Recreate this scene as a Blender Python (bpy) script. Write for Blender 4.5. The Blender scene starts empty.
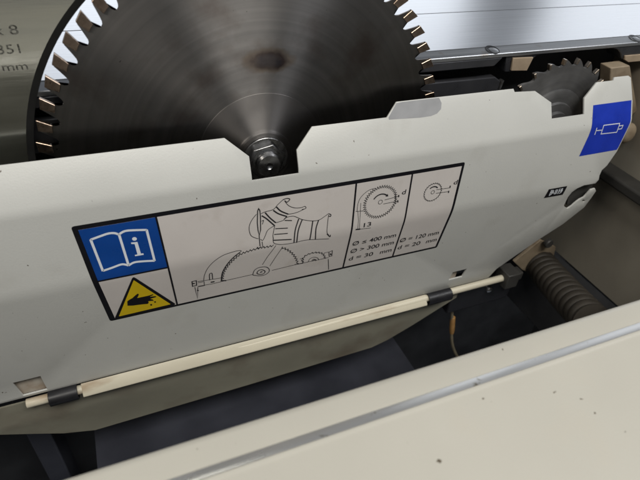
import bpy, bmesh, math, random
from mathutils import Vector, Matrix
from mathutils.geometry import delaunay_2d_cdt, tessellate_polygon
random.seed(7)
MM = 0.001
# ------------------------------------------------------------------ camera
RW = [[0.923746, -0.376654, 0.069465], [-0.18655, -0.600865, -0.777277], [0.334504, 0.705048, -0.625312]]
CW = [-120.3, -390.041, 231.357]
FPX = 520.0
scene = bpy.context.scene
cd = bpy.data.cameras.new('camera'); cam = bpy.data.objects.new('camera', cd)
scene.collection.objects.link(cam); scene.camera = cam
cd.sensor_width = 36; cd.lens = FPX/640*36; cd.clip_start = 0.01; cd.clip_end = 100
M = Matrix.Identity(4)
for i in range(3):
    M[i][0] = RW[0][i]; M[i][1] = -RW[1][i]; M[i][2] = -RW[2][i]; M[i][3] = CW[i]*MM
cam.matrix_world = M
cd.dof.use_dof = True; cd.dof.focus_distance = 0.47; cd.dof.aperture_fstop = 11
# ------------------------------------------------------------------ world, lamps, exposure
w = bpy.data.worlds.new('World'); scene.world = w; w.use_nodes = True
w.node_tree.nodes['Background'].inputs[0].default_value = (0.80, 0.86, 0.95, 1)
w.node_tree.nodes['Background'].inputs[1].default_value = 0.13
def area(name, loc, target, size, sizey, power, col):
    l = bpy.data.lights.new(name, 'AREA'); l.shape = 'RECTANGLE'; l.size = size; l.size_y = sizey
    l.energy = power; l.color = col
    o = bpy.data.objects.new(name, l); scene.collection.objects.link(o)
    o.location = loc
    o.rotation_euler = (Vector(target)-Vector(loc)).to_track_quat('-Z', 'Y').to_euler()
    return o
area('ceiling_lamp_front', (0.1, -1.15, 1.65), (0.05, -0.05, 0), 1.4, 0.4, 27, (1.0, 0.965, 0.89))
area('blade_fill_right', (1.5, -0.8, 1.6), (0.1, -0.05, 0), 0.9, 0.4, 9, (0.97, 0.98, 1.0))  # added fill light: brightens the right half of the blade
area('ceiling_lamp_left', (-1.5, -0.5, 1.3), (0.1, 0, 0), 0.9, 0.9, 9, (1.0, 0.93, 0.82))
area('workshop_window', (0.55, 2.6, 0.78), (0.1, 0, 0.1), 3.0, 1.05, 17, (0.90, 0.95, 1.0))
area('side_fill', (3.0, 1.95, 0.95), (0.2, -0.2, 0.0), 1.1, 1.0, 6, (0.90, 0.95, 1.0))  # unseen source added to lift the table's right end and the rail band
scene.view_settings.view_transform = 'Standard'; scene.view_settings.look = 'None'
scene.view_settings.gamma = 1.0; scene.view_settings.exposure = 0.12
# ------------------------------------------------------------------ helpers
COL = scene.collection
def ray(px):
    a = ((px[0]-320)/FPX, (px[1]-240)/FPX, 1.0)
    d = [sum(RW[k][i]*a[k] for k in range(3)) for i in range(3)]
    return CW, d
def at(px, axis, val):           # photo pixel -> point (mm) on the plane axis = val
    c, d = ray(px); s = (val-c[axis])/d[axis]
    return [c[i]+s*d[i] for i in range(3)]
def link(o, parent=None):
    COL.objects.link(o)
    if parent: o.parent = parent
    return o
def thing(name, label, cat, loc=(0, 0, 0), group=None):
    o = bpy.data.objects.new(name, None); o.empty_display_size = 0.02; link(o)
    o.location = [v*MM for v in loc]; tag(o, label, cat, group); return o
def tag(o, label, cat, group=None):
    o['label'] = label; o['category'] = cat
    if group: o['group'] = group
    return o
def finish(name, bm, m, parent=None, smooth=None, loc=None, bevel=None, origin=(0, 0, 0)):
    """bm is in mm, world position; origin (mm) = the parent's location"""
    for v in bm.verts: v.co = (v.co-Vector(origin))*MM
    me = bpy.data.meshes.new(name); bm.to_mesh(me); bm.free()
    me.materials.append(m)
    if smooth is not None:
        for p in me.polygons: p.use_smooth = True
        me.set_sharp_from_angle(angle=math.radians(smooth))
    o = bpy.data.objects.new(name, me); link(o, parent)
    if bevel:
        b = o.modifiers.new('bevel', 'BEVEL'); b.width = bevel*MM; b.segments = 2
        b.limit_method = 'ANGLE'; b.angle_limit = math.radians(40)
    return o
def add_box(bm, x0, x1, y0, y1, z0, z1):
    vs = [bm.verts.new((x, y, z)) for z in (z0, z1) for y in (y0, y1) for x in (x0, x1)]
    for f in ((0, 2, 3, 1), (4, 5, 7, 6), (0, 1, 5, 4), (2, 6, 7, 3), (0, 4, 6, 2), (1, 3, 7, 5)):
        bm.faces.new([vs[i] for i in f])
def box(name, x0, x1, y0, y1, z0, z1, m, parent=None, bevel=0.8, origin=(0, 0, 0)):
    bm = bmesh.new(); add_box(bm, x0, x1, y0, y1, z0, z1)
    return finish(name, bm, m, parent, 40, bevel=bevel, origin=origin)
def add_extrude(bm, pts, vec):
    """closed polygon (3D points) pushed along vec"""
    a = [bm.verts.new(p) for p in pts]; b = [bm.verts.new(Vector(p)+Vector(vec)) for p in pts]
    n = len(pts)
    for tri in tessellate_polygon([[Vector(p) for p in pts]]):
        bm.faces.new([a[i] for i in tri]); bm.faces.new([b[i] for i in reversed(tri)])
    for i in range(n):
        bm.faces.new([a[i], a[(i+1) % n], b[(i+1) % n], b[i]])
    bmesh.ops.recalc_face_normals(bm, faces=bm.faces)
def add_lathe_y(bm, prof, n=64, c=(0, 0)):
    """profile (r, y) turned about the Y axis through X=c0, Z=c1"""
    rings = []
    for r, y in prof:
        if r < 1e-6: rings.append([bm.verts.new((c[0], y, c[1]))])
        else: rings.append([bm.verts.new((c[0]+r*math.cos(2*math.pi*i/n), y, c[1]+r*math.sin(2*math.pi*i/n))) for i in range(n)])
    for a, b in zip(rings, rings[1:]):
        for i in range(n):
            j = (i+1) % n
            if len(a) == 1: bm.faces.new([a[0], b[j], b[i]])
            elif len(b) == 1: bm.faces.new([a[i], a[j], b[0]])
            else: bm.faces.new([a[i], a[j], b[j], b[i]])
    bmesh.ops.recalc_face_normals(bm, faces=bm.faces)
def add_tube(bm, pts, rad, n=12, cap=True):
    pts = [Vector(p) for p in pts]; rings = []
    up = Vector((0, 0, 1))
    for i, p in enumerate(pts):
        t = (pts[min(i+1, len(pts)-1)]-pts[max(i-1, 0)]).normalized()
        a = t.cross(up)
        if a.length < 1e-3: a = t.cross(Vector((0, 1, 0)))
        a.normalize(); b = t.cross(a)
        r = rad[i] if isinstance(rad, (list, tuple)) else rad
        rings.append([bm.verts.new(p+a*r*math.cos(2*math.pi*k/n)+b*r*math.sin(2*math.pi*k/n)) for k in range(n)])
    for a, b in zip(rings, rings[1:]):
        for k in range(n): bm.faces.new([a[k], a[(k+1) % n], b[(k+1) % n], b[k]])
    if cap: bm.faces.new(rings[0]); bm.faces.new(rings[-1])
    bmesh.ops.recalc_face_normals(bm, faces=bm.faces)
# ------------------------------------------------------------------ materials
def nn(nt, t, **k):
    n = nt.nodes.new(t)
    for a, v in k.items(): setattr(n, a, v)
    return n
def mat(name, col, rough=0.5, metal=0.0, var=0.08, vscale=60, stretch=(1, 1, 1), bump=0.0, bscale=900, col2=None,
        lo=0.35, hi=0.65, rvar=0.08, aniso=0.0, tangent=None, coat=0.0, spec=0.5):
    m = bpy.data.materials.new(name); m.use_nodes = True; nt = m.node_tree; b = nt.nodes['Principled BSDF']
    tc = nn(nt, 'ShaderNodeTexCoord'); mp = nn(nt, 'ShaderNodeMapping'); mp.inputs['Scale'].default_value = stretch
    nt.links.new(tc.outputs['Object'], mp.inputs[0])
    no = nn(nt, 'ShaderNodeTexNoise'); no.inputs['Scale'].default_value = vscale; no.inputs['Detail'].default_value = 6
    nt.links.new(mp.outputs[0], no.inputs['Vector'])
    rp = nn(nt, 'ShaderNodeValToRGB'); rp.color_ramp.elements[0].position = lo; rp.color_ramp.elements[1].position = hi
    c2 = col2 if col2 else [min(1, c*(1+var)) for c in col]
    c1 = col if col2 else [c*(1-var) for c in col]
    rp.color_ramp.elements[0].color = (*c1, 1); rp.color_ramp.elements[1].color = (*c2, 1)
    nt.links.new(no.outputs[0], rp.inputs[0]); nt.links.new(rp.outputs[0], b.inputs['Base Color'])
    mr = nn(nt, 'ShaderNodeMapRange'); mr.inputs[3].default_value = max(0.03, rough-rvar); mr.inputs[4].default_value = rough+rvar
    mr.inputs[1].default_value = 0.3; mr.inputs[2].default_value = 0.7
    nt.links.new(no.outputs[0], mr.inputs[0]); nt.links.new(mr.outputs[0], b.inputs['Roughness'])
    b.inputs['Metallic'].default_value = metal; b.inputs['Specular IOR Level'].default_value = spec
    b.inputs['Coat Weight'].default_value = coat
    if bump:
        n2 = nn(nt, 'ShaderNodeTexNoise'); n2.inputs['Scale'].default_value = bscale; n2.inputs['Detail'].default_value = 3
        nt.links.new(mp.outputs[0], n2.inputs['Vector'])
        bp = nn(nt, 'ShaderNodeBump'); bp.inputs['Strength'].default_value = bump; bp.inputs['Distance'].default_value = 0.0003
        nt.links.new(n2.outputs[0], bp.inputs['Height']); nt.links.new(bp.outputs[0], b.inputs['Normal'])
    if aniso:
        b.inputs['Anisotropic'].default_value = aniso
        b.inputs['Anisotropic Rotation'].default_value = 0.25
        tg = nn(nt, 'ShaderNodeTangent'); tg.direction_type = 'RADIAL'; tg.axis = tangent or 'Y'
        nt.links.new(tg.outputs[0], b.inputs['Tangent'])
    return m
def overlay(m, col, scale, lo, hi, detail=4, stretch=(1, 1, 1)):
    """sprinkle a second colour over a material where a noise passes a threshold: dirt, chips, stains"""
    nt = m.node_tree; b = nt.nodes['Principled BSDF']; src = b.inputs['Base Color'].links[0].from_socket
    tc = nn(nt, 'ShaderNodeTexCoord'); mp = nn(nt, 'ShaderNodeMapping'); mp.inputs['Scale'].default_value = stretch
    mp.inputs['Location'].default_value = (random.random()*3, random.random()*3, random.random()*3)
    nt.links.new(tc.outputs['Object'], mp.inputs[0])
    no = nn(nt, 'ShaderNodeTexNoise'); no.inputs['Scale'].default_value = scale; no.inputs['Detail'].default_value = detail
    nt.links.new(mp.outputs[0], no.inputs['Vector'])
    mr = nn(nt, 'ShaderNodeMapRange'); mr.inputs[1].default_value = lo; mr.inputs[2].default_value = hi
    nt.links.new(no.outputs[0], mr.inputs[0])
    mx = nn(nt, 'ShaderNodeMix', data_type='RGBA')
    nt.links.new(mr.outputs[0], mx.inputs[0]); nt.links.new(src, mx.inputs[6]); mx.inputs[7].default_value = (*col, 1)
    nt.links.new(mx.outputs[2], b.inputs['Base Color'])
    return m
m_cover = mat('cover_paint', (0.55, 0.555, 0.535), 0.42, var=0.025, vscale=9, bump=0.28, bscale=700, rvar=0.05)
overlay(m_cover, (0.50, 0.50, 0.475), 26, 0.58, 0.80, 8)
overlay(m_cover, (0.13, 0.11, 0.09), 260, 0.755, 0.775, 2)
m_rail = mat('rail_paint', (0.505, 0.488, 0.432), 0.34, var=0.03, vscale=8, bump=0.2, bscale=650, rvar=0.05)
overlay(m_rail, (0.52, 0.495, 0.43), 30, 0.58, 0.82, 8)
overlay(m_rail, (0.12, 0.10, 0.07), 170, 0.745, 0.765, 2)
m_wall = mat('end_wall_paint', (0.26, 0.24, 0.20), 0.55, var=0.10, vscale=14, bump=0.2, bscale=500)
overlay(m_wall, (0.21, 0.17, 0.125), 7, 0.55, 0.75, 6)
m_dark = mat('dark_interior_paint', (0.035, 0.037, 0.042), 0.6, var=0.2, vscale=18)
m_blue_dark = mat('dust_plate_steel', (0.040, 0.043, 0.058), 0.5, var=0.18, vscale=14)
m_black = mat('black_plastic', (0.012, 0.012, 0.015), 0.38, var=0.2, vscale=90)
m_lower = mat('lower_flap_shaded_paint', (0.25, 0.24, 0.19), 0.42, var=0.08, vscale=12)  # cover paint darkened: the shade under the hinge is put into the colour
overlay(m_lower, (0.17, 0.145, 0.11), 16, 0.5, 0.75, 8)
m_cream = mat('cream_rod', (0.60, 0.56, 0.45), 0.4, var=0.06, vscale=40, stretch=(0.2, 1, 1))
overlay(m_cream, (0.36, 0.27, 0.18), 34, 0.56, 0.72, 6, (0.3, 1, 1))
m_tab = mat('rusty_tab', (0.50, 0.46, 0.40), 0.6, var=0.15, vscale=45, col2=(0.34, 0.25, 0.18), lo=0.45, hi=0.7)
m_beige = mat('beige_block', (0.27, 0.215, 0.15), 0.65, var=0.12, vscale=50, bump=0.4, bscale=300)
overlay(m_beige, (0.20, 0.15, 0.10), 45, 0.52, 0.7, 6)
m_table = mat('ground_steel', (0.62, 0.63, 0.66), 0.34, 1.0, var=0.11, vscale=70, stretch=(0.05, 5, 5), bump=0.05, bscale=160, rvar=0.03)
m_strip = mat('edge_strip_steel', (0.46, 0.47, 0.49), 0.42, 1.0, var=0.08, vscale=60, stretch=(0.1, 4, 4), bump=0.1, bscale=150)
overlay(m_strip, (0.30, 0.24, 0.18), 40, 0.60, 0.75, 6)
m_trim = mat('worn_trim_metal', (0.62, 0.62, 0.62), 0.30, 0.75, var=0.08, vscale=50, stretch=(0.15, 1, 1))
overlay(m_trim, (0.25, 0.22, 0.17), 120, 0.66, 0.72, 4)
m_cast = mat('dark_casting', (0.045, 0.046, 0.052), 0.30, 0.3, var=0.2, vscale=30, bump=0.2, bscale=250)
m_pad = mat('tan_pad', (0.36, 0.28, 0.20), 0.6, var=0.12, vscale=50, bump=0.3, bscale=400)
m_blade = mat('saw_blade_steel', (0.235, 0.228, 0.225), 0.50, 1.0, var=0.10, vscale=20, aniso=0.95, rvar=0.04)
m_carb = mat('carbide', (0.20, 0.155, 0.125), 0.34, 1.0, var=0.25, vscale=220)
m_braze = mat('braze_edge', (0.50, 0.38, 0.29), 0.3, 1.0, var=0.2, vscale=300)
m_flange = mat('flange_steel', (0.20, 0.19, 0.185), 0.50, 1.0, var=0.12, vscale=30, aniso=0.9)
m_nut = mat('nut_steel', (0.26, 0.26, 0.265), 0.28, 1.0, var=0.2, vscale=120, bump=0.15, bscale=500)
m_score = mat('scoring_steel', (0.17, 0.17, 0.172), 0.48, 0.7, var=0.15, vscale=40, aniso=0.5)
m_stip = mat('scoring_tip', (0.42, 0.36, 0.30), 0.35, 1.0, var=0.2, vscale=200)
m_knife = mat('knife_steel', (0.40, 0.405, 0.375), 0.17, 1.0, var=0.06, vscale=40, stretch=(0.2, 1, 3), bump=0.04, bscale=300)
m_knife_dk = mat('knife_bevel_dark_reflection', (0.03, 0.03, 0.03), 0.35, 0.6, var=0.1, vscale=60)  # bevel steel painted near black, for its reflection of the dark interior
m_chrome = mat('zinc_screw', (0.75, 0.75, 0.76), 0.22, 1.0, var=0.05)
m_hose = mat('hose_rubber', (0.034, 0.029, 0.023), 0.6, var=0.2, vscale=40)
m_bare = mat('bare_primer', (0.33, 0.335, 0.35), 0.42, var=0.06, vscale=60)
m_gray = mat('grey_bracket', (0.036, 0.035, 0.033), 0.5, var=0.15, vscale=40)
m_brown = mat('brown_connector', (0.42, 0.23, 0.08), 0.5, var=0.15, vscale=80)
m_cable = mat('cable_sleeve', (0.22, 0.19, 0.13), 0.5, var=0.1, vscale=60)
# print colours of the labels
p_paper = mat('label_film', (0.60, 0.565, 0.545), 0.38, var=0.03, vscale=16, bump=0.05, bscale=300)
overlay(p_paper, (0.52, 0.48, 0.45), 40, 0.60, 0.8, 6)
p_black = mat('label_black', (0.007, 0.007, 0.010), 0.45, var=0.1, spec=0.25)
p_ink = mat('label_ink', (0.016, 0.016, 0.02), 0.45, var=0.1)
p_thin = mat('label_thin_ink', (0.11, 0.105, 0.105), 0.45, var=0.1)
p_blue = mat('label_blue', (0.003, 0.055, 0.285), 0.35, var=0.08, vscale=30, bump=0.05, bscale=300)
p_blue2 = mat('tag_blue', (0.008, 0.035, 0.42), 0.33, var=0.10, vscale=40, bump=0.25, bscale=260)
p_white = mat('label_white', (0.72, 0.76, 0.82), 0.4, var=0.03)
p_yellow = mat('label_yellow', (0.66, 0.47, 0.004), 0.4, var=0.06, vscale=30)
# blade: fine turning rings and a heat mark
def blade_extra(m, ctr_burn=None):
    nt = m.node_tree; b = nt.nodes['Principled BSDF']; tc = nn(nt, 'ShaderNodeTexCoord')
    sep = nn(nt, 'ShaderNodeSeparateXYZ'); nt.links.new(tc.outputs['Object'], sep.inputs[0])
    cmb = nn(nt, 'ShaderNodeCombineXYZ'); nt.links.new(sep.outputs[0], cmb.inputs[0]); nt.links.new(sep.outputs[2], cmb.inputs[1])
    ln = nn(nt, 'ShaderNodeVectorMath', operation='LENGTH'); nt.links.new(cmb.outputs[0], ln.inputs[0])
    no = nn(nt, 'ShaderNodeTexNoise', noise_dimensions='1D'); no.inputs['Scale'].default_value = 160; no.inputs['Detail'].default_value = 8
    nt.links.new(ln.outputs['Value'], no.inputs['W'])
    bp = nn(nt, 'ShaderNodeBump'); bp.inputs['Strength'].default_value = 0.04; bp.inputs['Distance'].default_value = 0.0004
    nt.links.new(no.outputs[0], bp.inputs['Height']); nt.links.new(bp.outputs[0], b.inputs['Normal'])
    src = b.inputs['Base Color'].links[0].from_socket
    mx = nn(nt, 'ShaderNodeMix', data_type='RGBA', blend_type='MULTIPLY'); mx.inputs[0].default_value = 0.30
    rp = nn(nt, 'ShaderNodeValToRGB'); rp.color_ramp.elements[0].position = 0.3; rp.color_ramp.elements[0].color = (0.55, 0.55, 0.55, 1)
    rp.color_ramp.elements[1].position = 0.7; rp.color_ramp.elements[1].color = (1.15, 1.13, 1.1, 1)
    nt.links.new(no.outputs[0], rp.inputs[0]); nt.links.new(src, mx.inputs[6]); nt.links.new(rp.outputs[0], mx.inputs[7])
    out = mx.outputs[2]
    if ctr_burn:
        mp = nn(nt, 'ShaderNodeMapping', vector_type='TEXTURE')
        mp.inputs['Location'].default_value = (ctr_burn[0]*MM, 0, ctr_burn[1]*MM); mp.inputs['Scale'].default_value = (0.030, 1, 0.0145)
        mp.inputs['Rotation'].default_value = (0, math.radians(3), 0)
        nt.links.new(tc.outputs['Object'], mp.inputs[0])
        s2 = nn(nt, 'ShaderNodeSeparateXYZ'); nt.links.new(mp.outputs[0], s2.inputs[0])
        c2 = nn(nt, 'ShaderNodeCombineXYZ'); nt.links.new(s2.outputs[0], c2.inputs[0]); nt.links.new(s2.outputs[2], c2.inputs[1])
        l2 = nn(nt, 'ShaderNodeVectorMath', operation='LENGTH'); nt.links.new(c2.outputs[0], l2.inputs[0])
        n3 = nn(nt, 'ShaderNodeTexNoise'); n3.inputs['Scale'].default_value = 120; nt.links.new(tc.outputs['Object'], n3.inputs['Vector'])
        ad = nn(nt, 'ShaderNodeMath', operation='MULTIPLY_ADD'); nt.links.new(n3.outputs[0], ad.inputs[0]); ad.inputs[1].default_value = 0.35
        nt.links.new(l2.outputs['Value'], ad.inputs[2])
        r2 = nn(nt, 'ShaderNodeValToRGB'); e = r2.color_ramp.elements
        e[0].position = 0.40; e[0].color = (0.22, 0.21, 0.25, 1); e[1].position = 1.25/1.3; e[1].color = (1, 1, 1, 1)
        k = e.new(0.60); k.color = (0.27, 0.21, 0.20, 1); k = e.new(0.78); k.color = (0.78, 0.68, 0.58, 1)
        nt.links.new(ad.outputs[0], r2.inputs[0])
        m2 = nn(nt, 'ShaderNodeMix', data_type='RGBA', blend_type='MULTIPLY'); m2.inputs[0].default_value = 1
        nt.links.new(out, m2.inputs[6]); nt.links.new(r2.outputs[0], m2.inputs[7]); out = m2.outputs[2]
    nt.links.new(out, b.inputs['Base Color'])
blade_extra(m_blade, (6, 82)); blade_extra(m_score)
overlay(m_blade, (0.05, 0.05, 0.05), 230, 0.745, 0.775, 2)
overlay(m_blade, (0.14, 0.12, 0.11), 22, 0.52, 0.72, 6)
# ================================================================== THE MACHINE BODY
frame = thing('machine_frame', 'cream painted machine housing with a long front rail around the open saw compartment', 'machine housing', (0, -260, 0))
FO = (0, -260, 0)
bm = bmesh.new()
sec = [(-249, -420), (-249, -5), (-249.6, -2), (-251.4, -0.4), (-254, 0), (-265.9, 0.0), (-266.1, -0.6), (-271.8, -0.6), (-272.0, 2.3), (-272.6, 2.85), (-273.4, 2.9), (-274.4, 2.5), (-276, 2.3), (-300, 1.5), (-400, -2.5), (-620, -12), (-630, -18), (-630, -420)]
add_extrude(bm, [(-700, y, z) for y, z in sec], (1600, 0, 0))
finish('front_rail', bm, m_rail, frame, 35, origin=FO)
bm = bmesh.new()
add_extrude(bm, [(-700, y, z) for y, z in ((-266.2, -0.5), (-266.2, 0.2), (-266.6, 0.4), (-271.5, 2.2), (-271.9, 2.2), (-271.9, -0.5))], (1600, 0, 0))
finish('rail_trim', bm, m_trim, frame, 35, origin=FO)
box('end_wall', 470, 476, -249, 140, -250, 40, m_wall, frame, origin=FO)
box('wall_ledge', 444, 471, -249, 120, -98, -84, m_gray, frame, bevel=3, origin=FO)
box('angle_bar', 424, 471, -249, 90, -345, -252, m_dark, frame, bevel=2, origin=FO)
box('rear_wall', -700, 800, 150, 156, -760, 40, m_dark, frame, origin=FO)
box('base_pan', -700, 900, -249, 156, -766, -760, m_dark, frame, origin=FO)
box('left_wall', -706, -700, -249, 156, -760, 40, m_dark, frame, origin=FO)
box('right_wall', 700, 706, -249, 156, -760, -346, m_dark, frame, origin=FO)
# dust plate deep inside with its edge running to the front
a = at((394, 333), 2, -430); b = at((413, 367), 2, -430)
bm = bmesh.new(); xr0 = a[0]; 
add_extrude(bm, [(-215, 140, -430), (a[0]+(b[0]-a[0])*0-8, 140, -430), (b[0], b[1], -430), (b[0], -100, -430), (-215, -100, -430)], (0, 0, -6))
finish('dust_plate', bm, m_blue_dark, frame, 40, origin=FO)
box('stiffener_post', -288, -262, 60, 110, -760, -330, m_blue_dark, frame, bevel=2, origin=FO)
# ================================================================== SAW TABLE
tab = thing('saw_table', 'ground steel saw table with brushed top and dark cast underside behind the blades', 'saw table', (0, 20, 70))
TO = (0, 20, 70)
box('top_plate', -700, 1100, 137.0, 800, 60, 70, m_table, tab, None, TO)
box('edge_plate', -700, 1100, 25.2, 135.0, 60, 70, m_table, tab, None, TO)
box('joint_filler', -700, 1100, 135.1, 136.9, 60, 68.6, m_dark, tab, None, TO)
bm = bmesh.new()
add_extrude(bm, [(-700, y, z) for y, z in ((24.9, 62), (24.9, 69.7), (13, 67.2), (12.4, 66.6), (12.4, 63.5), (13, 63))], (1800, 0, 0))
finish('edge_strip', bm, m_strip, tab, 30, origin=TO)
bm = bmesh.new()
pts = [(-700, 62.8), (-700, 54.5), (244, 54.5), (252, 62.8)]
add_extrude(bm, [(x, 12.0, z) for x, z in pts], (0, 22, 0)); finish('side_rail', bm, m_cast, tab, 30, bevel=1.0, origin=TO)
bm = bmesh.new()
pts = [(258, 62.6), (261, 47), (287, 45), (293, 57), (297, 61), (303, 62.6)]
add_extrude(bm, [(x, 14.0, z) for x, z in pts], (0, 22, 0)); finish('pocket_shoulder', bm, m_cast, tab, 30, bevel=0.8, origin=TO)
bm = bmesh.new()
pts = [(265, 61.5), (267, 48.5), (288, 47), (291, 60.5)]
add_extrude(bm, [(x, 11.6, z) for x, z in pts], (0, 2.2, 0)); finish('tan_pad', bm, m_pad, tab, 30, bevel=0.5, origin=TO)
bm = bmesh.new()
pts = [(400, 62.6), (408, 61), (416, 56), (421, 50), (430, 46), (1100, 42), (1100, 62.6)]
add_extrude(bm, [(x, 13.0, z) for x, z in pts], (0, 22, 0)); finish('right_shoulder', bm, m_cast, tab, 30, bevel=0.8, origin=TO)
bm = bmesh.new()
pts = [(422, 53.5), (424, 49.0), (432, 45.5), (1100, 41.5), (1100, 50)]
add_extrude(bm, [(x, 10.6, z) for x, z in pts], (0, 2.2, 0)); finish('right_pad', bm, m_pad, tab, 30, bevel=0.5, origin=TO)
bm = bmesh.new()
pts = [(-300, 44), (254, 41), (262.5, 36), (262.5, 14), (-300, 16)]
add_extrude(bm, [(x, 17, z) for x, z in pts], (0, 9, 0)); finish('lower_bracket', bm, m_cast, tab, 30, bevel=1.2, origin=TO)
bm = bmesh.new()
pts = [(262.8, 36), (265.5, 37), (263.6, 22), (262.8, 20)]
add_extrude(bm, [(x, 15.5, z) for x, z in pts], (0, 6, 0)); finish('bracket_edge', bm, m_strip, tab, 30, origin=TO)
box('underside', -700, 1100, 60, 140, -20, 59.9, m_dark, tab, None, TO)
for X in (242.5, 437.5):
    bm = bmesh.new(); n = 24
    add_lathe_y(bm, [(4.0, 0.2), (7.2, 0.5), (7.3, 0.0)], 28)
    for v in bm.verts: v.co = Vector((v.co.x+X, v.co.z+19.4, v.co.y*0.5+68.75+v.co.z*0.2))
    sk = finish('countersunk_screw', bm, m_black, tab, 25, origin=TO)
    bm = bmesh.new(); add_lathe_y(bm, [(0, 0.5), (4.4, 0.55), (4.8, 0.2)], 24)
    for v in bm.verts: v.co = Vector((v.co.x+X+0.8, v.co.z+17.9, v.co.y*0.5+68.65+v.co.z*0.2))
    finish('screw_head', bm, m_strip, sk, 25, origin=TO)
# ================================================================== SAW BLADE
blade = thing('circular_saw_blade', 'large round saw blade of dark turned steel with carbide teeth', 'saw blade', (0, 0, 0))
NT = 64; PI = math.pi; pitch = 2*PI/NT; ph0 = math.radians(22.22)
def pol(r, a): return (r*math.cos(a), r*math.sin(a))
out = []
for k in range(NT):
    a0 = ph0+k*pitch; g = math.radians
    tooth = [(0.62, 166.5), (0.42, 170), (0.10, 174.3), (2.3, 173.2), (2.9, 172.0), (3.3, 169), (4.0, 164.4), (4.5, 161.6), (5.0, 160.2), (5.6, 159.7), (6.1, 160.5), (6.4, 162.5)]
    for da, r in tooth: out.append(pol(r, a0+g(da)))
bm = bmesh.new()
N = len(out); T = 0.7
fr = [bm.verts.new((x, -T, z)) for x, z in out]; bk = [bm.verts.new((x, T, z)) for x, z in out]
inner = 150.0; fi = []; bi = []
per = len(out)//NT
ri = [pol(inner, ph0+k*pitch) for k in range(NT)]
fi = [bm.verts.new((x, -T, z)) for x, z in ri]; bi = [bm.verts.new((x, T, z)) for x, z in ri]
for k in range(NT):
    k2 = (k+1) % NT
    seg = [fr[k*per+i] for i in range(per)]+[fr[k2*per]]
    vv = [fi[k]]+seg+[fi[k2]]
    for tri in tessellate_polygon([[v.co.copy() for v in vv]]): bm.faces.new([vv[i] for i in tri])
    seg = [bk[k*per+i] for i in range(per)]+[bk[k2*per]]
    vv = [bi[k]]+seg+[bi[k2]]
    for tri in tessellate_polygon([[v.co.copy() for v in vv]]): bm.faces.new([vv[i] for i in tri])
for i in range(N):
    bm.faces.new([fr[i], fr[(i+1) % N], bk[(i+1) % N], bk[i]])
for ring in (fi, bi):
    c = bm.verts.new((0, ring[0].co.y, 0))
    for k in range(NT): bm.faces.new([ring[k], ring[(k+1) % NT], c])
bmesh.ops.recalc_face_normals(bm, faces=bm.faces)
finish('blade_body', bm, m_blade, blade, 30)
# carbide tips share one mesh
def tip_mesh(R0, R1, w, t, name, m, bv):
    bm = bmesh.new()
    pts = [(R1, -0.05), (R0, 0.0), (R0-0.6, w*0.8), (R1-1.6, w)]       # radius, angle in degrees (about angle 0)
    p3 = []
    for r, a in pts:
        sh = 0.75*(R1-r)/(R1-R0)                                          # hook angle
        x, z = pol(r, math.radians(a+sh)); p3.append((x, -t, z))
    add_extrude(bm, p3, (0, 2*t, 0))
    for v in bm.verts: v.co *= MM
    me = bpy.data.meshes.new(name); 
    bmesh.ops.bevel(bm, geom=bm.edges[:], offset=bv*MM, segments=1, affect='EDGES')
    bm.to_mesh(me); bm.free(); me.materials.append(m); return me
tipm = tip_mesh(164.6, 175.2, 2.55, 1.75, 'tooth', m_carb, 0.28)
tipm.materials.append(m_braze)
for p in tipm.polygons:
    if p.area < 1.2e-5 and abs(p.normal.y) > 0.2 and abs(p.normal.y) < 0.97: p.material_index = 1
for k in range(NT):
    o = bpy.data.objects.new('tooth', tipm); link(o, blade); o.rotation_euler = (0, -(ph0+k*pitch), 0)
# spindle end clamping the blade
sp = thing('blade_clamp', 'dark conical clamping flange with hexagon nut at the centre of the large blade', 'flange', (0, 0, 0))
bm = bmesh.new()
add_lathe_y(bm, [(10, -1.5), (56, -0.85), (56, -1.5), (55.7, -1.75), (55, -1.85), (27, -7.2), (25.8, -7.8), (25.2, -9.2), (24, -9.8), (15, -9.8), (0, -9.8)], 128)
fl = finish('flange', bm, m_flange, sp, 25)
bm = bmesh.new(); n = 6
hexa = [(17.5*math.cos(PI/3*i+0.2), -9.9, 17.5*math.sin(PI/3*i+0.2)) for i in range(6)]
add_extrude(bm, hexa, (0, -7, 0)); finish('nut', bm, m_nut, sp, 25, bevel=1.4)
bm = bmesh.new(); add_lathe_y(bm, [(20.5, -9.7), (20.5, -11.2), (20, -11.6), (14, -11.6)], 48); finish('washer', bm, m_nut, sp, 30)
bm = bmesh.new()
add_lathe_y(bm, [(13.2, -16), (13.2, -17.4), (11.2, -18.0), (11.0, -20.8), (9.6, -22.8), (6, -23.6), (3.2, -23.8), (1.8, -22.4), (0, -21.8)], 40)
finish('bolt_end', bm, m_nut, sp, 30)
# ================================================================== RIVING KNIFE
kn = thing('riving_knife', 'grey steel riving knife with stamped lettering behind the large blade', 'riving knife', (-230, 0, 40))
KO = (-230, 0, 40)
def arc(r, a0, a1, n): return [pol(r, math.radians(a0+(a1-a0)*i/n)) for i in range(n+1)]
ys = -1.2
inn = arc(181.2, 100, 186, 48)
outr = [(-330, -19), (-372, 60), (-345, 160), (-270, 240), (-150, 300), (-60, 310)]
bm = bmesh.new()
add_extrude(bm, [(x, ys, z) for x, z in inn+outr], (0, 2.4, 0)); finish('knife_plate', bm, m_knife, kn, 30, origin=KO)
bm = bmesh.new()
i2 = arc(176.4, 100, 186, 48)
vs = [[bm.verts.new((x, y, z)) for x, z in src] for src, y in ((inn, ys-0.02), (i2, 0.3), (inn, 1.2))]
for A, B in zip(vs, vs[1:]):
    for i in range(48): bm.faces.new([A[i], A[i+1], B[i+1], B[i]])
bmesh.ops.recalc_face_normals(bm, faces=bm.faces)
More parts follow.
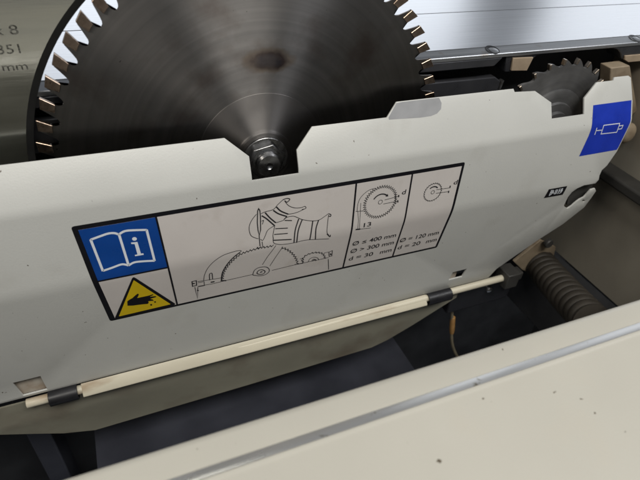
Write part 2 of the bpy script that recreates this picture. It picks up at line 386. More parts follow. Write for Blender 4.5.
finish('bevelled_edge', bm, m_knife_dk, kn, 60, origin=KO)
# ================================================================== THE TIPPED COVER : profile (Y, Z) with two folds
F1d = Vector((9, 19)).normalized()          # up the top facet
K1 = Vector((-40.2, 0.8)); K2 = Vector((-45.0, -70.0)); F3d = Vector((1, -7)).normalized()
S2 = (K2-K1).length
def prof_raw(s):
    if s < 0: return K1+F1d*(-s)
    if s < S2: return K1+(K2-K1)*(s/S2)
    return K2+F3d*(s-S2)
FIL = 4.5
def prof(s):
    """point and outward normal of the folded sheet at unrolled distance s (mm, downwards from the first fold)"""
    for c, rr in ((0.0, FIL), (S2, FIL+3)):
        if abs(s-c) < rr:
            u = (s-c+rr)/(2*rr); a = prof_raw(c-rr); b = prof_raw(c); d = prof_raw(c+rr)
            p = a*(1-u)**2+b*2*u*(1-u)+d*u*u; t = ((b-a)*(1-u)+(d-b)*u).normalized()
            return p, Vector((t.y, -t.x))
    p = prof_raw(s); t = (prof_raw(s+0.01)-prof_raw(s-0.01)).normalized()
    return p, Vector((t.y, -t.x))
def unroll(X, s, off=0.0):
    p, n = prof(s)
    if n.x > 0: n = -n
    q = p+n*off
    return Vector((X, q.x, q.y))
def cov(px):
    """photo pixel -> (X, s) on the cover"""
    c, d = ray(px); best = None
    for (P, t, lo, hi, s0, sg) in ((K1, F1d, -80, 0, 0, -1), (K1, (K2-K1).normalized(), 0, S2, 0, 1), (K2, F3d, S2, 400, S2, 1)):
        nrm = Vector((t.y, -t.x)); den = d[1]*nrm.x+d[2]*nrm.y
        k = ((P.x-c[1])*nrm.x+(P.y-c[2])*nrm.y)/den
        y = c[1]+k*d[1]; z = c[2]+k*d[2]; s = s0+sg*((y-P.x)*t.x+(z-P.y)*t.y)
        e = max(lo-s, s-hi, 0)
        if best is None or e < best[0]: best = (e, c[0]+k*d[0], s)
    return (best[1], best[2])
CUTS = [c-r+2*r*i/6 for c, r in ((0.0, FIL), (S2, FIL+3)) for i in range(7)]
COV = (0, -25, -222)
def wrap(name, polys, m, parent, off, smooth=50, solid=None, bevel=None):
    """flat polygons in (X, s) cut at the folds and laid on the folded sheet"""
    bm = bmesh.new()
    for outer, holes in polys:
        pts = [Vector(p) for p in outer]; faces = [list(range(len(outer)))]
        for h in holes:
            faces.append(list(range(len(pts), len(pts)+len(h)))); pts += [Vector(p) for p in h]
        if holes:
            vs, es, fs, ov, oe, of = delaunay_2d_cdt(pts, [], faces, 1, 1e-5)
            hs = set(range(1, len(faces)))
            V = [bm.verts.new((v.x, v.y, 0)) for v in vs]
            for f, o in zip(fs, of):
                if 0 in o and not (set(o) & hs):
                    try: bm.faces.new([V[i] for i in f])
                    except ValueError: pass
        else:
            V = [bm.verts.new((p.x, p.y, 0)) for p in pts]
            if len(V) <= 4: bm.faces.new(V)
            else:
                for tri in tessellate_polygon([[Vector((p.x, p.y, 0)) for p in pts]]): bm.faces.new([V[i] for i in tri])
    for v in [v for v in bm.verts if not v.link_faces]: bm.verts.remove(v)
    lo = min(v.co.y for v in bm.verts); hi = max(v.co.y for v in bm.verts)
    for c in CUTS:
        if lo < c < hi:
            bmesh.ops.bisect_plane(bm, geom=bm.verts[:]+bm.edges[:]+bm.faces[:], dist=1e-5, plane_co=(0, c, 0), plane_no=(0, 1, 0))
    for v in bm.verts: v.co = unroll(v.co.x, v.co.y, off)
    bmesh.ops.recalc_face_normals(bm, faces=bm.faces)
    for f in bm.faces:
        if f.normal.y > 0: f.normal_flip()
    o = finish(name, bm, m, parent, smooth, origin=COV)
    if solid:
        md = o.modifiers.new('sheet', 'SOLIDIFY'); md.thickness = solid*MM; md.offset = -1
    if bevel:
        b = o.modifiers.new('bevel', 'BEVEL'); b.width = bevel*MM; b.segments = 2; b.limit_method = 'ANGLE'; b.angle_limit = math.radians(50)
    return o
def wline(P, wd, closed=False):
    """polyline in (X, s) -> ribbon polygons of width wd (mm)"""
    P = [Vector(p) for p in P]; n = len(P); out = []; L = []; Rr = []
    for i in range(n):
        a = P[(i-1) % n] if (closed or i > 0) else P[i]; b = P[(i+1) % n] if (closed or i < n-1) else P[i]
        d0 = (P[i]-a); d1 = (b-P[i])
        d0 = d0.normalized() if d0.length > 1e-6 else d1.normalized(); d1 = d1.normalized() if d1.length > 1e-6 else d0
        t = (d0+d1); t = t.normalized() if t.length > 1e-3 else d0
        k = 1/max(0.45, t.dot(d1)); nn_ = Vector((-t.y, t.x))*wd/2*k
        L.append(P[i]+nn_); Rr.append(P[i]-nn_)
    for i in range(n if closed else n-1):
        j = (i+1) % n; out.append(([L[i], L[j], Rr[j], Rr[i]], []))
    return out
def curve(pts, n=6, closed=False):
    """Catmull-Rom through points"""
    P = [Vector(p) for p in pts]; out = []; m = len(P)
    for i in range(m if closed else m-1):
        p0 = P[(i-1) % m] if (closed or i > 0) else P[i]; p1 = P[i]; p2 = P[(i+1) % m]; p3 = P[(i+2) % m] if (closed or i+2 < m) else P[(i+1) % m]
        for k in range(n):
            t = k/n
            out.append(0.5*((2*p1)+(p2-p0)*t+(2*p0-5*p1+4*p2-p3)*t*t+(3*p1-p0-3*p2+p3)*t**3))
    if not closed: out.append(P[-1])
    return out
def Z(sc, ox, oy, pts): return [cov((ox+x/sc, oy+y/sc)) for x, y in pts]
def text_poly(s, x0, x1, base, h, shear=0.0, bold=0.010):
    """built-in font as triangles in (X, s): from x0 to x1, baseline at s = base, capital height h (mm)"""
    cu = bpy.data.curves.new('t', 'FONT'); cu.body = s; cu.size = 1; cu.offset = bold
    ob = bpy.data.objects.new('t', cu); COL.objects.link(ob)
    dg = bpy.context.evaluated_depsgraph_get(); me = bpy.data.meshes.new_from_object(ob.evaluated_get(dg))
    xs = [v.co.x for v in me.vertices]; a, b = min(xs), max(xs); out = []
    for p in me.polygons:
        out.append(([(x0+(me.vertices[i].co.x-a)/(b-a)*(x1-x0)+shear*me.vertices[i].co.y/0.73*h, base-me.vertices[i].co.y/0.73*h) for i in p.vertices], []))
    bpy.data.objects.remove(ob); bpy.data.meshes.remove(me); bpy.data.curves.remove(cu)
    return out
cover = thing('blade_cover', 'long pale grey folded sheet metal blade cover with notched top edge', 'cover', COV)
def sz(z):          # unrolled distance of a height on the top or lower facet
    if z > 0.8: return -(z-0.8)/F1d.y
    if z > -70: return (0.8-z)/(70.8)*S2
    return S2+(-70-z)/-F3d.y
topz = 33.2; hiz = 44.4
outl = [(-520, sz(topz)), (-38, sz(topz-0.5)), (-20.3, sz(17.6)), (-20.3, 1.6), (20.6, 1.6), (20.8, sz(17.6)), (36.5, sz(topz)), (107.5, sz(topz)),
        (118, sz(hiz)), (246.5, sz(hiz)), (248, sz(41.5)), (273, sz(40.4)), (294, sz(28.6)), (295, sz(14.2)), (338.5, sz(14.2)), (338, sz(28.8)), (354.5, sz(41.8)),
        (378, sz(41.8)), (379, sz(44.6)), (399, sz(44.6)), (403, sz(42.5)), (407.5, sz(20)), (408, 0), (404, 35), (397, 52), (391.5, 57), (391, 64), (393, 70)]
slot = Z(10.67, 540, 180, [(590, 38), (545, 45), (470, 58), (400, 88), (340, 130), (300, 180), (272, 235), (256, 270), (268, 296), (296, 306), (340, 276), (380, 240), (420, 210), (470, 184), (502, 148), (540, 106), (588, 92)])
outl += slot
outl += [cov((596, 191)), cov((590.5, 199)), cov((584, 207.5)), cov((563, 224)), (352, sz(-158)), (318, sz(-189)), (306, sz(-200)), (300, sz(-215.5)), (-520, sz(-215.5))]
holes = [[(-245, sz(-186)), (-222, sz(-186)), (-222, sz(-212)), (-243, sz(-212))], [(232, sz(-198)), (233, sz(-183)), (254, sz(-183)), (252, sz(-198))],
         [cov((540+465/10.67+1.6*math.cos(t*PI/4), 180+222/10.67+1.2*math.sin(t*PI/4))) for t in range(8)]]
wrap('cover_panel', [(outl, holes)], m_cover, cover, 0.0, 40, solid=1.8, bevel=0.35)
wrap('worn_patch', [(Z(1, 0, 0, [(396.3, 103.2), (402, 102.0), (420, 99.9), (439, 97.7), (441.5, 103), (441, 109), (437, 113.5), (431, 116), (420, 117.6), (404, 118.6), (389, 119.6), (388.5, 117.6)]), [])], m_bare, cover, 0.12)
# bottom lip, lower flap, hinge clips, tabs
bm = bmesh.new()
add_extrude(bm, [(-193, y, z) for y, z in ((-24.4, -216.2), (-25.4, -215.4), (-34.2, -223.8), (-34.4, -225.6), (-33.0, -226.0), (-24.2, -218.0))], (396, 0, 0))
finish('hinge_lip', bm, m_cream, cover, 40, bevel=0.3, origin=COV)
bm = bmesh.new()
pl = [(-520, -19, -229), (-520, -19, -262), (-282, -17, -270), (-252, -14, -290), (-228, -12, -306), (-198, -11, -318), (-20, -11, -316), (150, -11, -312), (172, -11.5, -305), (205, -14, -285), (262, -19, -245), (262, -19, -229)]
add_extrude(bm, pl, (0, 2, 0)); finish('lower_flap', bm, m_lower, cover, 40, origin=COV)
for x0, x1 in ((-223, -197), (206, 240)):
    bm = bmesh.new(); prof2 = []
    for i in range(15):
        t = math.radians(-150+i*300/14+180); prof2.append((-27+8.2*math.cos(t), -223+8.2*math.sin(t)))
    for i in range(14, -1, -1):
        t = math.radians(-150+i*300/14+180); prof2.append((-27+6.2*math.cos(t), -223+6.2*math.sin(t)))
    add_extrude(bm, [(x0, y, z) for y, z in prof2], (x1-x0, 0, 0))
    add_box(bm, x0+3, x1-2, -27.5, -20.5, -232.5, -229)
    finish('hinge_clip', bm, m_black, cover, 35, bevel=0.5, origin=COV)
for x0, x1, z0, z1 in ((-250, -217, -214, -180), (226, 247, -222, -177)):
    box('hinge_tab', x0, x1, -21.0, -19.5, z0, z1, m_tab, cover, 0.4, COV)
bm = bmesh.new()     # latch lever showing in the curved slot
lv = [at(q, 1, -36) for q in [(567, 205), (568, 198), (573, 191), (580, 186), (588, 183), (593, 182), (592, 190), (586, 193), (582, 198), (577, 203), (572, 207)]]
add_extrude(bm, lv, (0, 2.5, 0)); finish('latch_lever', bm, m_gray, cover, 40, bevel=0.4, origin=COV)
# ---- instruction label (folded over the second bend)
lab = bpy.data.objects.new('instruction_label', None); link(lab, cover); lab.empty_display_size = 0.01
lab['label'] = 'cream instruction sticker with black frame, blue manual symbol and yellow warning triangle'
def W(name, polys, m, off): 
    o = wrap(name, polys, m, lab, off); return o
sT = cov((268, 194.3))[1]; sB = cov((275, 284))[1]
TL, TR, BR, BL = (-160.4, sT), (193.2, sT), (191, sB), (-151.5, sB)
xl = lambda s: -160.4+8.9*(s-sT)/(sB-sT)
def rounded(pts, r):
    o = []; n = len(pts)
    for i in range(n):
        p = Vector(pts[i]); a = (Vector(pts[i-1])-p).normalized(); b = (Vector(pts[(i+1) % n])-p).normalized()
        for t in (0, .25, .5, .75, 1): o.append(p+a*r*(1-t)**2+b*r*t*t)
    return o
outer = rounded([TL, TR, BR, BL], 2.5)
inner_ = [(xl(sT)+4.3, sT+3.9), (193.2-3.0, sT+3.9), (191-2.9, sB-2.9), (xl(sB)+4.5, sB-2.9)]
W('frame', [(outer, [])], p_black, 0.10)
W('film', [(inner_, [])], p_paper, 0.22)
sepx = [cov((155.5, 216.2))[0], cov((177.5, 305.5))[0]]; sM = cov((130, 275))[1]
sp_at = lambda s: sepx[0]+(sepx[1]-sepx[0])*(s-sT)/(sB-sT)
X1 = 75.9; X2 = 134.3
W('blue_field', [([inner_[0], (sp_at(sT+3.9), sT+3.9), (sp_at(sM), sM), (xl(sM)+4.3, sM)], [])], p_blue, 0.32)
for P, wd_ in (([(sp_at(sT+3), sT+3), (sp_at(sB-2), sB-2)], 1.5), ([(X1, sT+3), (X1, sB-2)], 1.7), ([(X2, sT+3), (X2, sB-2)], 1.7), ([(xl(sM)+3, sM), (sp_at(sM)-0.8, sM)], 1.6)):
    W('divider', wline(P, wd_), p_black, 0.42)
zb = (7.11, 80, 215)
lw = 1.9
book = wline(curve(Z(*zb, [(75, 174), (140, 150), (200, 130), (245, 127), (275, 137)])), lw)
book += wline(curve(Z(*zb, [(275, 137), (320, 112), (390, 106), (473, 104)])), lw)
book += wline(Z(*zb, [(473, 102), (530, 325)]), lw)+wline(Z(*zb, [(75, 172), (163, 397)]), lw)+wline(Z(*zb, [(277, 136), (345, 356)]), lw)
book += wline(curve(Z(*zb, [(163, 395), (230, 372), (290, 350), (320, 350), (345, 357)])), lw)
book += wline(curve(Z(*zb, [(345, 357), (385, 335), (450, 327), (530, 323)])), lw)
W('book_symbol', book, p_white, 0.42)
ii = [(Z(*zb, [(362, 194), (408, 189), (433, 272), (450, 270), (453, 281), (392, 291), (389, 282), (408, 278), (388, 205), (364, 204)]), [])]
ii += [([cov((80+(387+17*math.cos(t*PI/8))/7.11, 215+(168+13*math.sin(t*PI/8))/7.11)) for t in range(16)], [])]
W('letter_i', ii, p_white, 0.42)
zt = (8.73, 110, 270)
tri = Z(*zt, [(200, 52), (580, 298), (36, 430)])
tri_i = Z(*zt, [(206, 84), (530, 295), (76, 402)])
W('warning_triangle', [(rounded(tri, 3.2), [])], p_black, 0.40)
W('yellow_field', [(rounded(tri_i, 1.0), [])], p_yellow, 0.52)
hand = [(150, 268), (170, 254), (195, 240), (222, 215), (240, 202), (251, 206), (247, 220), (236, 240), (290, 229), (340, 218), (372, 207), (378, 213), (345, 229), (398, 223), (403, 231), (350, 247),
        (376, 254), (374, 263), (332, 268), (338, 280), (328, 291), (290, 294), (240, 300), (196, 306), (152, 307)]
hp = [(Z(*zt, hand), [])]
for x, y, r in ((392, 275, 9), (358, 300, 10), (376, 264, 4)):
    hp.append((Z(*zt, [(x-r, y-r*.5), (x+r*.6, y-r*.9), (x+r, y+r*.3), (x-r*.3, y+r*.8)]), []))
W('hand_symbol', hp, p_black, 0.62)
# the drawing of gloved hands changing the blade
A = (8, 185, 240); B = (6.4, 240, 185); C3 = (8, 260, 240); t0 = 0.55
dr = []
def S(z, pts, w_=t0, cl=False, cur=True):
    global dr
    q = Z(*z, pts); dr += wline(curve(q, 5, cl) if cur else q, w_, cl)
S(A, [(148, 325), (155, 280), (180, 225), (230, 170), (300, 125), (370, 98), (430, 83), (450, 87), (440, 97)])
S(A, [(290, 325), (296, 270), (315, 225), (350, 175), (395, 130), (440, 98)], 1.1)
S(A, [(100, 368), (230, 345), (330, 320), (545, 272)], t0, cur=False)
S(C3, [(95, 240), (280, 195), (420, 165), (548, 138)], t0, cur=False)
S(A, [(100, 330), (290, 300), (290, 320)], t0, cur=False); S(A, [(105, 372), (155, 362), (152, 330), (105, 338)], t0, cur=False)
S(A, [(55, 330), (90, 322), (92, 360), (60, 368)], 0.9, True, False); S(A, [(78, 375), (100, 468), (102, 375)], 0.7, cur=False); S(A, [(60, 345), (78, 345)], 1.4, cur=False); S(A, [(98, 395), (106, 405)], 1.2, cur=False)
S(A, [(197, 318), (195, 275), (205, 263), (216, 268), (220, 312)], 0.8); S(A, [(205, 335), (236, 330)], 1.6, cur=False); S(A, [(285, 322), (330, 322)], 1.4, cur=False)
def zig(z, path, n, amp, w_, lead=0.35):
    """saw teeth along a traced path"""
    global dr
    q = curve(Z(*z, path), 12); Ls = [0]
    for a, b in zip(q, q[1:]): Ls.append(Ls[-1]+(b-a).length)
    def P(u):
        d = u*Ls[-1]
        for i in range(len(q)-1):
            if Ls[i+1] >= d:
                t = (d-Ls[i])/max(1e-6, Ls[i+1]-Ls[i]); v = q[i].lerp(q[i+1], t); g = (q[i+1]-q[i]).normalized(); return v, Vector((g.y, -g.x))
        g = (q[-1]-q[-2]).normalized(); return q[-1], Vector((g.y, -g.x))
    pts = []
    for k in range(n):
        a, na = P(k/n); b, nb = P((k+lead)/n)
        pts += [a+na*amp, b-nb*amp*0.7]
    a, na = P(1.0); pts.append(a+na*amp)
    dr += wline(pts, w_)
zig(A, [(300, 312), (312, 255), (350, 195), (400, 145), (440, 115), (500, 92), (560, 75), (605, 62)], 17, 1.15, 0.7)
zig(B, [(110, 402), (165, 398), (215, 388)], 5, 1.1, 0.7)
zig(C3, [(172, 58), (215, 75), (255, 105), (285, 145), (300, 190)], 9, 1.1, 0.8)
zig(C3, [(340, 182), (350, 135), (395, 108), (450, 98), (500, 108), (520, 145)], 11, 0.9, 0.8)
S(C3, [(385, 172), (398, 148), (430, 135), (460, 142), (470, 158)]); S(C3, [(412, 168), (425, 152), (445, 155), (445, 165)], 0.8)
S(C3, [(425, 160), (436, 158)], 1.1, cur=False); S(C3, [(318, 150), (345, 140), (330, 160), (350, 170)]); S(C3, [(275, 195), (300, 190), (345, 182)], 1.0, cur=False)
S(C3, [(550, 95), (578, 82), (574, 125), (553, 130)], 0.7, True, False); S(C3, [(545, 150), (548, 235)], 0.7, cur=False); S(C3, [(510, 102), (550, 92)], 0.5, cur=False); S(C3, [(562, 105), (568, 118)], 1.3, cur=False)
# spindle wrench
S(A, [(543, 275), (555, 240), (590, 218), (640, 212), (668, 225), (672, 250), (640, 275), (600, 283), (560, 280)], 0.7, True)
S(A, [(575, 262), (590, 240), (620, 236), (640, 250), (625, 268), (595, 272)], 0.9, True); S(A, [(600, 256), (618, 250)], 1.4, cur=False)
S(C3, [(18, 195), (60, 130), (128, 42)], t0, cur=False); S(C3, [(78, 205), (120, 140), (176, 60)], t0, cur=False)
# left hand with pencil
S(B, [(105, 185), (80, 215), (62, 250), (58, 285), (70, 322), (100, 338), (118, 342)])
S(B, [(112, 165), (118, 150), (126, 160), (130, 200), (131, 285), (123, 322), (115, 290), (110, 240), (112, 165)], 0.9, False, False)
S(B, [(122, 320), (124, 350), (128, 390)], 0.8); S(B, [(140, 360), (146, 395)], 0.6)
S(B, [(130, 345), (145, 352), (160, 325), (175, 290), (200, 270), (220, 260)])
S(B, [(134, 182), (160, 170), (212, 155), (240, 125), (275, 92)]); S(B, [(275, 92), (300, 84), (318, 90), (300, 108), (285, 98)], 0.8)
S(B, [(285, 100), (310, 130), (350, 145), (390, 143), (415, 135), (420, 148), (395, 155)]); S(B, [(415, 150), (360, 175), (305, 186)])
S(B, [(160, 175), (190, 208), (228, 240)], 1.2); S(B, [(138, 195), (170, 215), (222, 260)], 1.2)
S(B, [(232, 138), (260, 165), (308, 185)], 1.2); S(B, [(212, 160), (245, 182), (300, 200)], 1.2)
S(B, [(300, 200), (285, 212), (275, 225), (228, 240)]); S(B, [(138, 230), (150, 225), (142, 250)], 0.6)
# right glove
S(B, [(275, 225), (300, 205), (340, 198), (370, 208), (400, 220), (460, 228), (505, 222), (540, 200), (565, 182)])
S(B, [(565, 182), (580, 188), (578, 200), (568, 196)], 0.8); S(B, [(566, 190), (560, 240), (556, 300), (570, 322)]); S(B, [(556, 312), (575, 330), (578, 318)], 0.8)
S(B, [(570, 342), (500, 346), (420, 352), (340, 370), (270, 380), (225, 375), (212, 360), (212, 330)]); S(B, [(222, 262), (215, 290), (210, 325), (214, 345)])
S(B, [(285, 225), (332, 226)], 0.9, cur=False); S(B, [(225, 278), (305, 274)], 0.9, cur=False); S(B, [(218, 315), (305, 308)], 0.9, cur=False); S(B, [(212, 352), (330, 347)], 1.1, cur=False)
S(B, [(375, 215), (352, 290), (345, 370)], 1.1); S(B, [(397, 220), (372, 290), (362, 368)], 1.1); S(B, [(465, 228), (456, 290), (446, 350)], 1.1); S(B, [(502, 224), (485, 280), (482, 346)], 1.1)
W('line_drawing', dr, p_ink, 0.42)
# blade size diagrams
dg_ = []
def ringteeth(c, r, n, amp, w_):
    global dg_
    c = Vector(c); pts = []
    for k in range(n):
        for da, rr in ((0, r+amp), (0.45, r-amp)):
            a = 2*PI*(k+da)/n; pts.append(c+Vector((rr*math.cos(a), rr*math.sin(a))))
    dg_ += wline(pts, w_, True)
def circ(c, r, w_, n=20): 
    global dg_
    dg_ += wline([Vector(c)+Vector((r*math.cos(2*PI*k/n), r*math.sin(2*PI*k/n))) for k in range(n)], w_, True)
c1 = cov((380.2, 201.8)); r1 = 16.6
ringteeth(c1, r1, 44, 1.35, 0.6); circ(c1, 2.2, 0.45)
def arrow(c, r, a0, a1, w_, head=True):
    global dg_
    c = Vector(c); P = [c+Vector((r*math.cos(math.radians(a0+(a1-a0)*i/10)), -r*math.sin(math.radians(a0+(a1-a0)*i/10)))) for i in range(11)]
    dg_ += wline(P, w_)
    if head:
        d = (P[-1]-P[-2]).normalized(); nrm = Vector((-d.y, d.x))
        dg_.append(([P[-1]+d*2.6, P[-1]+nrm*1.7, P[-1]-nrm*1.7], []))
arrow(c1, 8.6, 150, 48, 1.25)
H = (8, 350, 170)
def D(z, pts, w_=0.5, cur=False):
    global dg_
    q = Z(*z, pts); dg_ += wline(curve(q, 6) if cur else q, w_)
D(H, [(275, 238), (388, 208)]); D(H, [(265, 270), (385, 246)])
D(H, [(388, 198), (388, 215)], 1.3); D(H, [(380, 240), (382, 258)], 1.3); D(H, [(360, 185), (366, 268)], 0.6)
D(H, [(55, 330), (62, 270), (80, 225), (110, 190), (150, 160), (195, 145)], 0.5, True); D(H, [(85, 262), (78, 400), (75, 470)], 0.4); D(H, [(62, 330), (66, 400), (62, 470)], 0.4); D(H, [(45, 330), (110, 325)], 0.5)
D(H, [(45, 476), (82, 472)], 1.5); D(H, [(82, 472), (165, 462)], 0.5)
W('size_diagram', dg_, p_ink, 0.42); dg_ = []
c2 = cov((432.6, 192.0)); r2 = 9.8
ringteeth(c2, r2, 26, 0.55, 0.6); circ(c2, 1.9, 0.5)
arrow(c2, 6.2, 40, 132, 1.2, False)
q6 = (10.67, 410, 165)
D(q6, [(280, 262), (430, 240)]); D(q6, [(275, 300), (415, 280)]); D(q6, [(428, 218), (424, 242)], 1.3); D(q6, [(412, 272), (408, 296)], 1.3)
W('size_diagram', dg_, p_ink, 0.42)
tx = []
def T(s, pa, pb, h, shear=0.0):
    a = cov(pa); b = cov(pb)
    return text_poly(s, a[0], b[0], (a[1]+b[1])/2, h, shear)
hh = 6.0
tx += T('Ø ≤ 400 mm', (352, 245.6), (395.5, 236.4), hh)
tx += T('Ø > 300 mm', (350, 253.0), (393.2, 243.8), hh)
tx += T('d = 30', (348.4, 260.4), (372.4, 255.2), hh)+T('mm', (379.5, 253.7), (391, 251.1), hh)
tx += T('Ø = 120 mm', (399.3, 242.2), (438.2, 233.8), hh)
tx += T('d = 20', (397.2, 249.2), (419.5, 244.3), hh)+T('mm', (425.5, 243.0), (436, 240.7), hh)
tx += T('13', (363.5, 227.2), (370.8, 225.8), 5.2)+T('d', (401.4, 194.4), (405.2, 193.7), 5.2, 0.1)+T('d', (453.1, 184.4), (456.8, 183.8), 5.0, 0.1)
W('size_lettering', tx, p_ink, 0.42)
# ---- blue tag over the first fold at the right end
bt = bpy.data.objects.new('blue_tag', None); link(bt, cover); bt.empty_display_size = 0.01
bt['label'] = 'glossy blue sticker with white outline symbol'
sa = cov((610, 103))[1]; sb = cov((598, 153))[1]
wrap('tag_film', [([(350.5, sa), (405.6, sa), (406.4, 0), (403.4, 30), (402.2, sb), (346.5, sb), (349.5, 10)], [])], p_blue2, bt, 0.15)
q8 = (8, 580, 100); ic = []
for P in ([(135, 222), (116, 278)], [(126, 245), (174, 240)], [(190, 203), (318, 187), (292, 257), (166, 271), (190, 203)], [(310, 207), (343, 202), (331, 229), (303, 233)]):
    ic += wline(Z(*q8, P), 1.0)
wrap('tag_symbol', ic, p_white, bt, 0.28)
# ---- small black plate with white slanted marks
pl_ = bpy.data.objects.new('maker_plate', None); link(pl_, cover); pl_.empty_display_size = 0.01
pl_['label'] = 'small black slanted plate with white marks'
q9 = (10.67, 540, 180)
wrap('plate', [(Z(*q9, [(40, 192), (95, 100), (292, 64), (240, 156)]), [])], p_black, pl_, 0.2)
mk = []
for P in ([(95, 165), (125, 108)], [(95, 165), (118, 150), (140, 106)], [(118, 150), (150, 112)], [(112, 128), (148, 138)], [(150, 152), (175, 102)], [(165, 148), (190, 100)], [(185, 146), (215, 92)],
          [(200, 142), (222, 130), (243, 88)], [(222, 130), (232, 92)], [(205, 116), (240, 112)]):
    mk += wline(Z(*q9, P), 1.25)
wrap('plate_marks', mk, p_white, pl_, 0.35)
# ================================================================== HINGE ROD
bm = bmesh.new()
add_tube(bm, [(-243, -26, -223), (326, -26, -221)], 4.6, 20)
rod = finish('hinge_rod', bm, m_cream, None, 40, bevel=0.6)
tag(rod, 'thin cream hinge rod running along the bottom edge of the cover', 'rod')
# ================================================================== SCORING BLADE
sc = thing('scoring_blade', 'small dark toothed scoring saw blade behind the right notch of the cover', 'saw blade', (317, -10, -10))
SO = (317, -10, -10); RS = 75.5; NS = 26; ps = 2*PI/NS; g = math.radians
import itertools
tipang = math.atan2(at((564.5, 58.7), 1, -10)[2]-SO[2], at((564.5, 58.7), 1, -10)[0]-SO[0])
o2 = []
for k in range(NS):
    a0 = tipang-k*ps
    for da, r in ((0.2, RS-4.5), (0, RS-0.3), (-2.4, RS-0.8), (-4.6, RS-2.4), (-7.0, RS-4.6), (-9.2, RS-6.4), (-11.0, RS-7.3), (-12.6, RS-7.2), (-13.5, RS-6.2)):
        o2.append(pol(r, a0+g(da)))
bm = bmesh.new()
add_extrude(bm, [(x, -1.6, z) for x, z in o2], (0, 3.2, 0)); finish('blade_body', bm, m_score, sc, 30)
bm = bmesh.new()
add_extrude(bm, [(x, -2.0, z) for x, z in ((RS+0.3, 0.3), (RS-5.5, 0.9), (RS-5.8, -1.5), (RS-0.3, -2.2))], (0, 4, 0))
for v in bm.verts: v.co *= MM
bmesh.ops.bevel(bm, geom=bm.edges[:], offset=0.25*MM, segments=1, affect='EDGES')
stm = bpy.data.meshes.new('tooth'); bm.to_mesh(stm); bm.free(); stm.materials.append(m_stip)
for k in range(NS):
    o = bpy.data.objects.new('tooth', stm); link(o, sc); o.rotation_euler = (0, -(tipang+k*ps), 0)
bm = bmesh.new()
add_lathe_y(bm, [(5, -1.6), (44, -1.6), (44, -3.4), (42.5, -4), (31, -4.3), (30, -7), (22, -7.4), (21, -11), (13, -11.3), (12.2, -15), (0, -15.4)], 72)
finish('clamping_flange', bm, m_score, sc, 25)
# ================================================================== SMALL THINGS AROUND
bm = bmesh.new()
q = [at(p, 1, 2) for p in [(611, 68), (630, 65.5), (634, 90), (637.5, 111), (633.5, 114), (622, 130), (608, 130)]]
add_extrude(bm, q, (0, 16, 0))
tag(finish('guard_block', bm, m_beige, None, 30, bevel=1.2), 'worn tan block standing up behind the right end of the cover', 'block')
bm = bmesh.new()
bmesh.ops.create_uvsphere(bm, u_segments=20, v_segments=12, radius=11)
c = at((626, 133), 1, -12)
for v in bm.verts: v.co = Vector((v.co.x*1.1+c[0], v.co.y*0.8-12, v.co.z*1.2+c[2]))
add_tube(bm, [(c[0], -10, c[2]), (c[0]-30, 20, c[2]+4)], 7, 14)
tag(finish('round_knob', bm, m_beige, None, 40), 'tan rounded knob half hidden behind the blue tag', 'knob')
# ribbed hose
hs = thing('ribbed_hose', 'dusty dark ribbed rubber hose in the right corner of the open compartment', 'hose', tuple(at((540, 262), 1, 18)))
HO = tuple(at((540, 262), 1, 18))
P0, P1, P2 = Vector(at((538, 262), 1, 18)), Vector(at((562, 290), 1, -55)), Vector(at((592, 322), 1, -130))
pts = []; rad = []; nr = 13
for i in range(nr*8+1):
    u = i/(nr*8); p = P0*(1-u)**2+(P1*2-(P0+P2)*0.5)*2*u*(1-u)+P2*u*u
    pts.append(p); rad.append(20.5+2.8*abs(math.cos(PI*i/8))**0.6)
bm = bmesh.new(); add_tube(bm, pts, rad, 28); finish('hose_body', bm, m_hose, hs, 60, origin=HO)
bm = bmesh.new(); q = [at(p, 1, 14) for p in [(514, 262), (541, 240), (556, 247), (552, 266), (533, 275), (522, 270)]]
add_extrude(bm, q, (0, 5, 0))
tag(finish('tan_bracket', bm, m_beige, None, 30, bevel=1), 'dirty tan plate above the end of the ribbed hose', 'bracket')
c = at((548, 243), 1, 8)
bm = bmesh.new(); add_lathe_y(bm, [(0, 0), (6, 0), (7, 1.5), (7, 6)], 20, (c[0], c[2]))
for v in bm.verts: v.co.y += 4
tag(finish('plate_bolt', bm, m_gray, None, 30), 'dark bolt head on the tan plate above the hose', 'bolt')
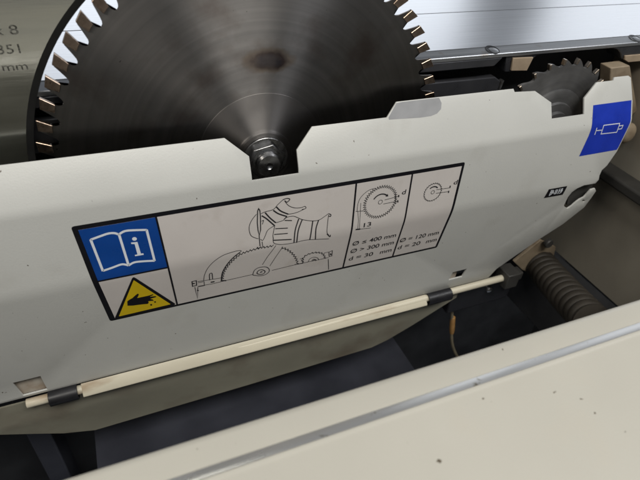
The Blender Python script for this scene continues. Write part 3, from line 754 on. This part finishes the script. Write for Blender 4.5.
# bearing block of the rod
bm = bmesh.new(); add_box(bm, 322, 342, -37, -13, -233, -209); add_box(bm, 341, 352, -32, -18, -227, -214)
tag(finish('rod_bearing', bm, m_gray, None, 30, bevel=1.5), 'dark grey bearing block at the right end of the hinge rod', 'bearing block')
sb_ = thing('switch_box', 'black box with two bright screws below the right end of the hinge rod', 'switch box', (345, 10, -265))
bm = bmesh.new(); add_box(bm, 262, 366, -11, 14, -285, -236); finish('case', bm, m_black, sb_, 30, bevel=2, origin=(345, 10, -265))
for p in ((488.5, 289), (505.5, 285.5)):
    c = at(p, 1, -12)
    bm = bmesh.new(); add_lathe_y(bm, [(0, -4.6), (2, -4.4), (4.2, -3.2), (4.8, -1.5), (4.8, 1)], 18, (c[0], c[2]))
    for v in bm.verts: v.co.y -= 12
    finish('screw', bm, m_chrome, sb_, 40, origin=(345, 10, -265))
cb = thing('hanging_cable', 'thin cable with a brown connector hanging in the dark compartment', 'cable', tuple(at((452, 335), 1, 5)))
CO = tuple(at((452, 335), 1, 5))
bm = bmesh.new(); q = [at(p, 1, 5) for p in [(452.5, 305), (452, 314), (451.5, 332), (452.5, 345), (457, 356), (464, 366), (474, 378)]]
add_tube(bm, curve(q, 6), 2.3, 10); finish('sleeve', bm, m_cable, cb, 60, origin=CO)
bm = bmesh.new(); q = [at(p, 1, 5) for p in [(453, 317), (452.6, 320), (452, 330), (451.8, 333)]]
add_tube(bm, q, [3.4, 4.0, 4.0, 3.2], 12); finish('connector', bm, m_brown, cb, 40, bevel=0.5, origin=CO)
# stamped lettering on the riving knife
bm = bmesh.new()
def stamp(s, xr, zb_, h, wd):
    for pl2, _ in text_poly(s, xr-wd, xr, -zb_, h, 0, 0):
        try: bm.faces.new([bm.verts.new((p[0], -1.32, -p[1])) for p in pl2])
        except ValueError: pass
stamp('350 x 8', -162.5, 111.5, 6.2, 34); stamp('A 351', -164.5, 99.5, 6.2, 24); stamp('2,8 mm', -163, 88.5, 5.4, 31)
m_eng = mat('stamped_letters', (0.20, 0.20, 0.185), 0.4, 1.0, var=0.5, vscale=600, lo=0.45, hi=0.55)
finish('stamped_lettering', bm, m_eng, kn, None, origin=KO)
# ------------------------------------------------------------------ render settings
scene.render.resolution_x = 1024; scene.render.resolution_y = 768
scene.render.engine = 'CYCLES'
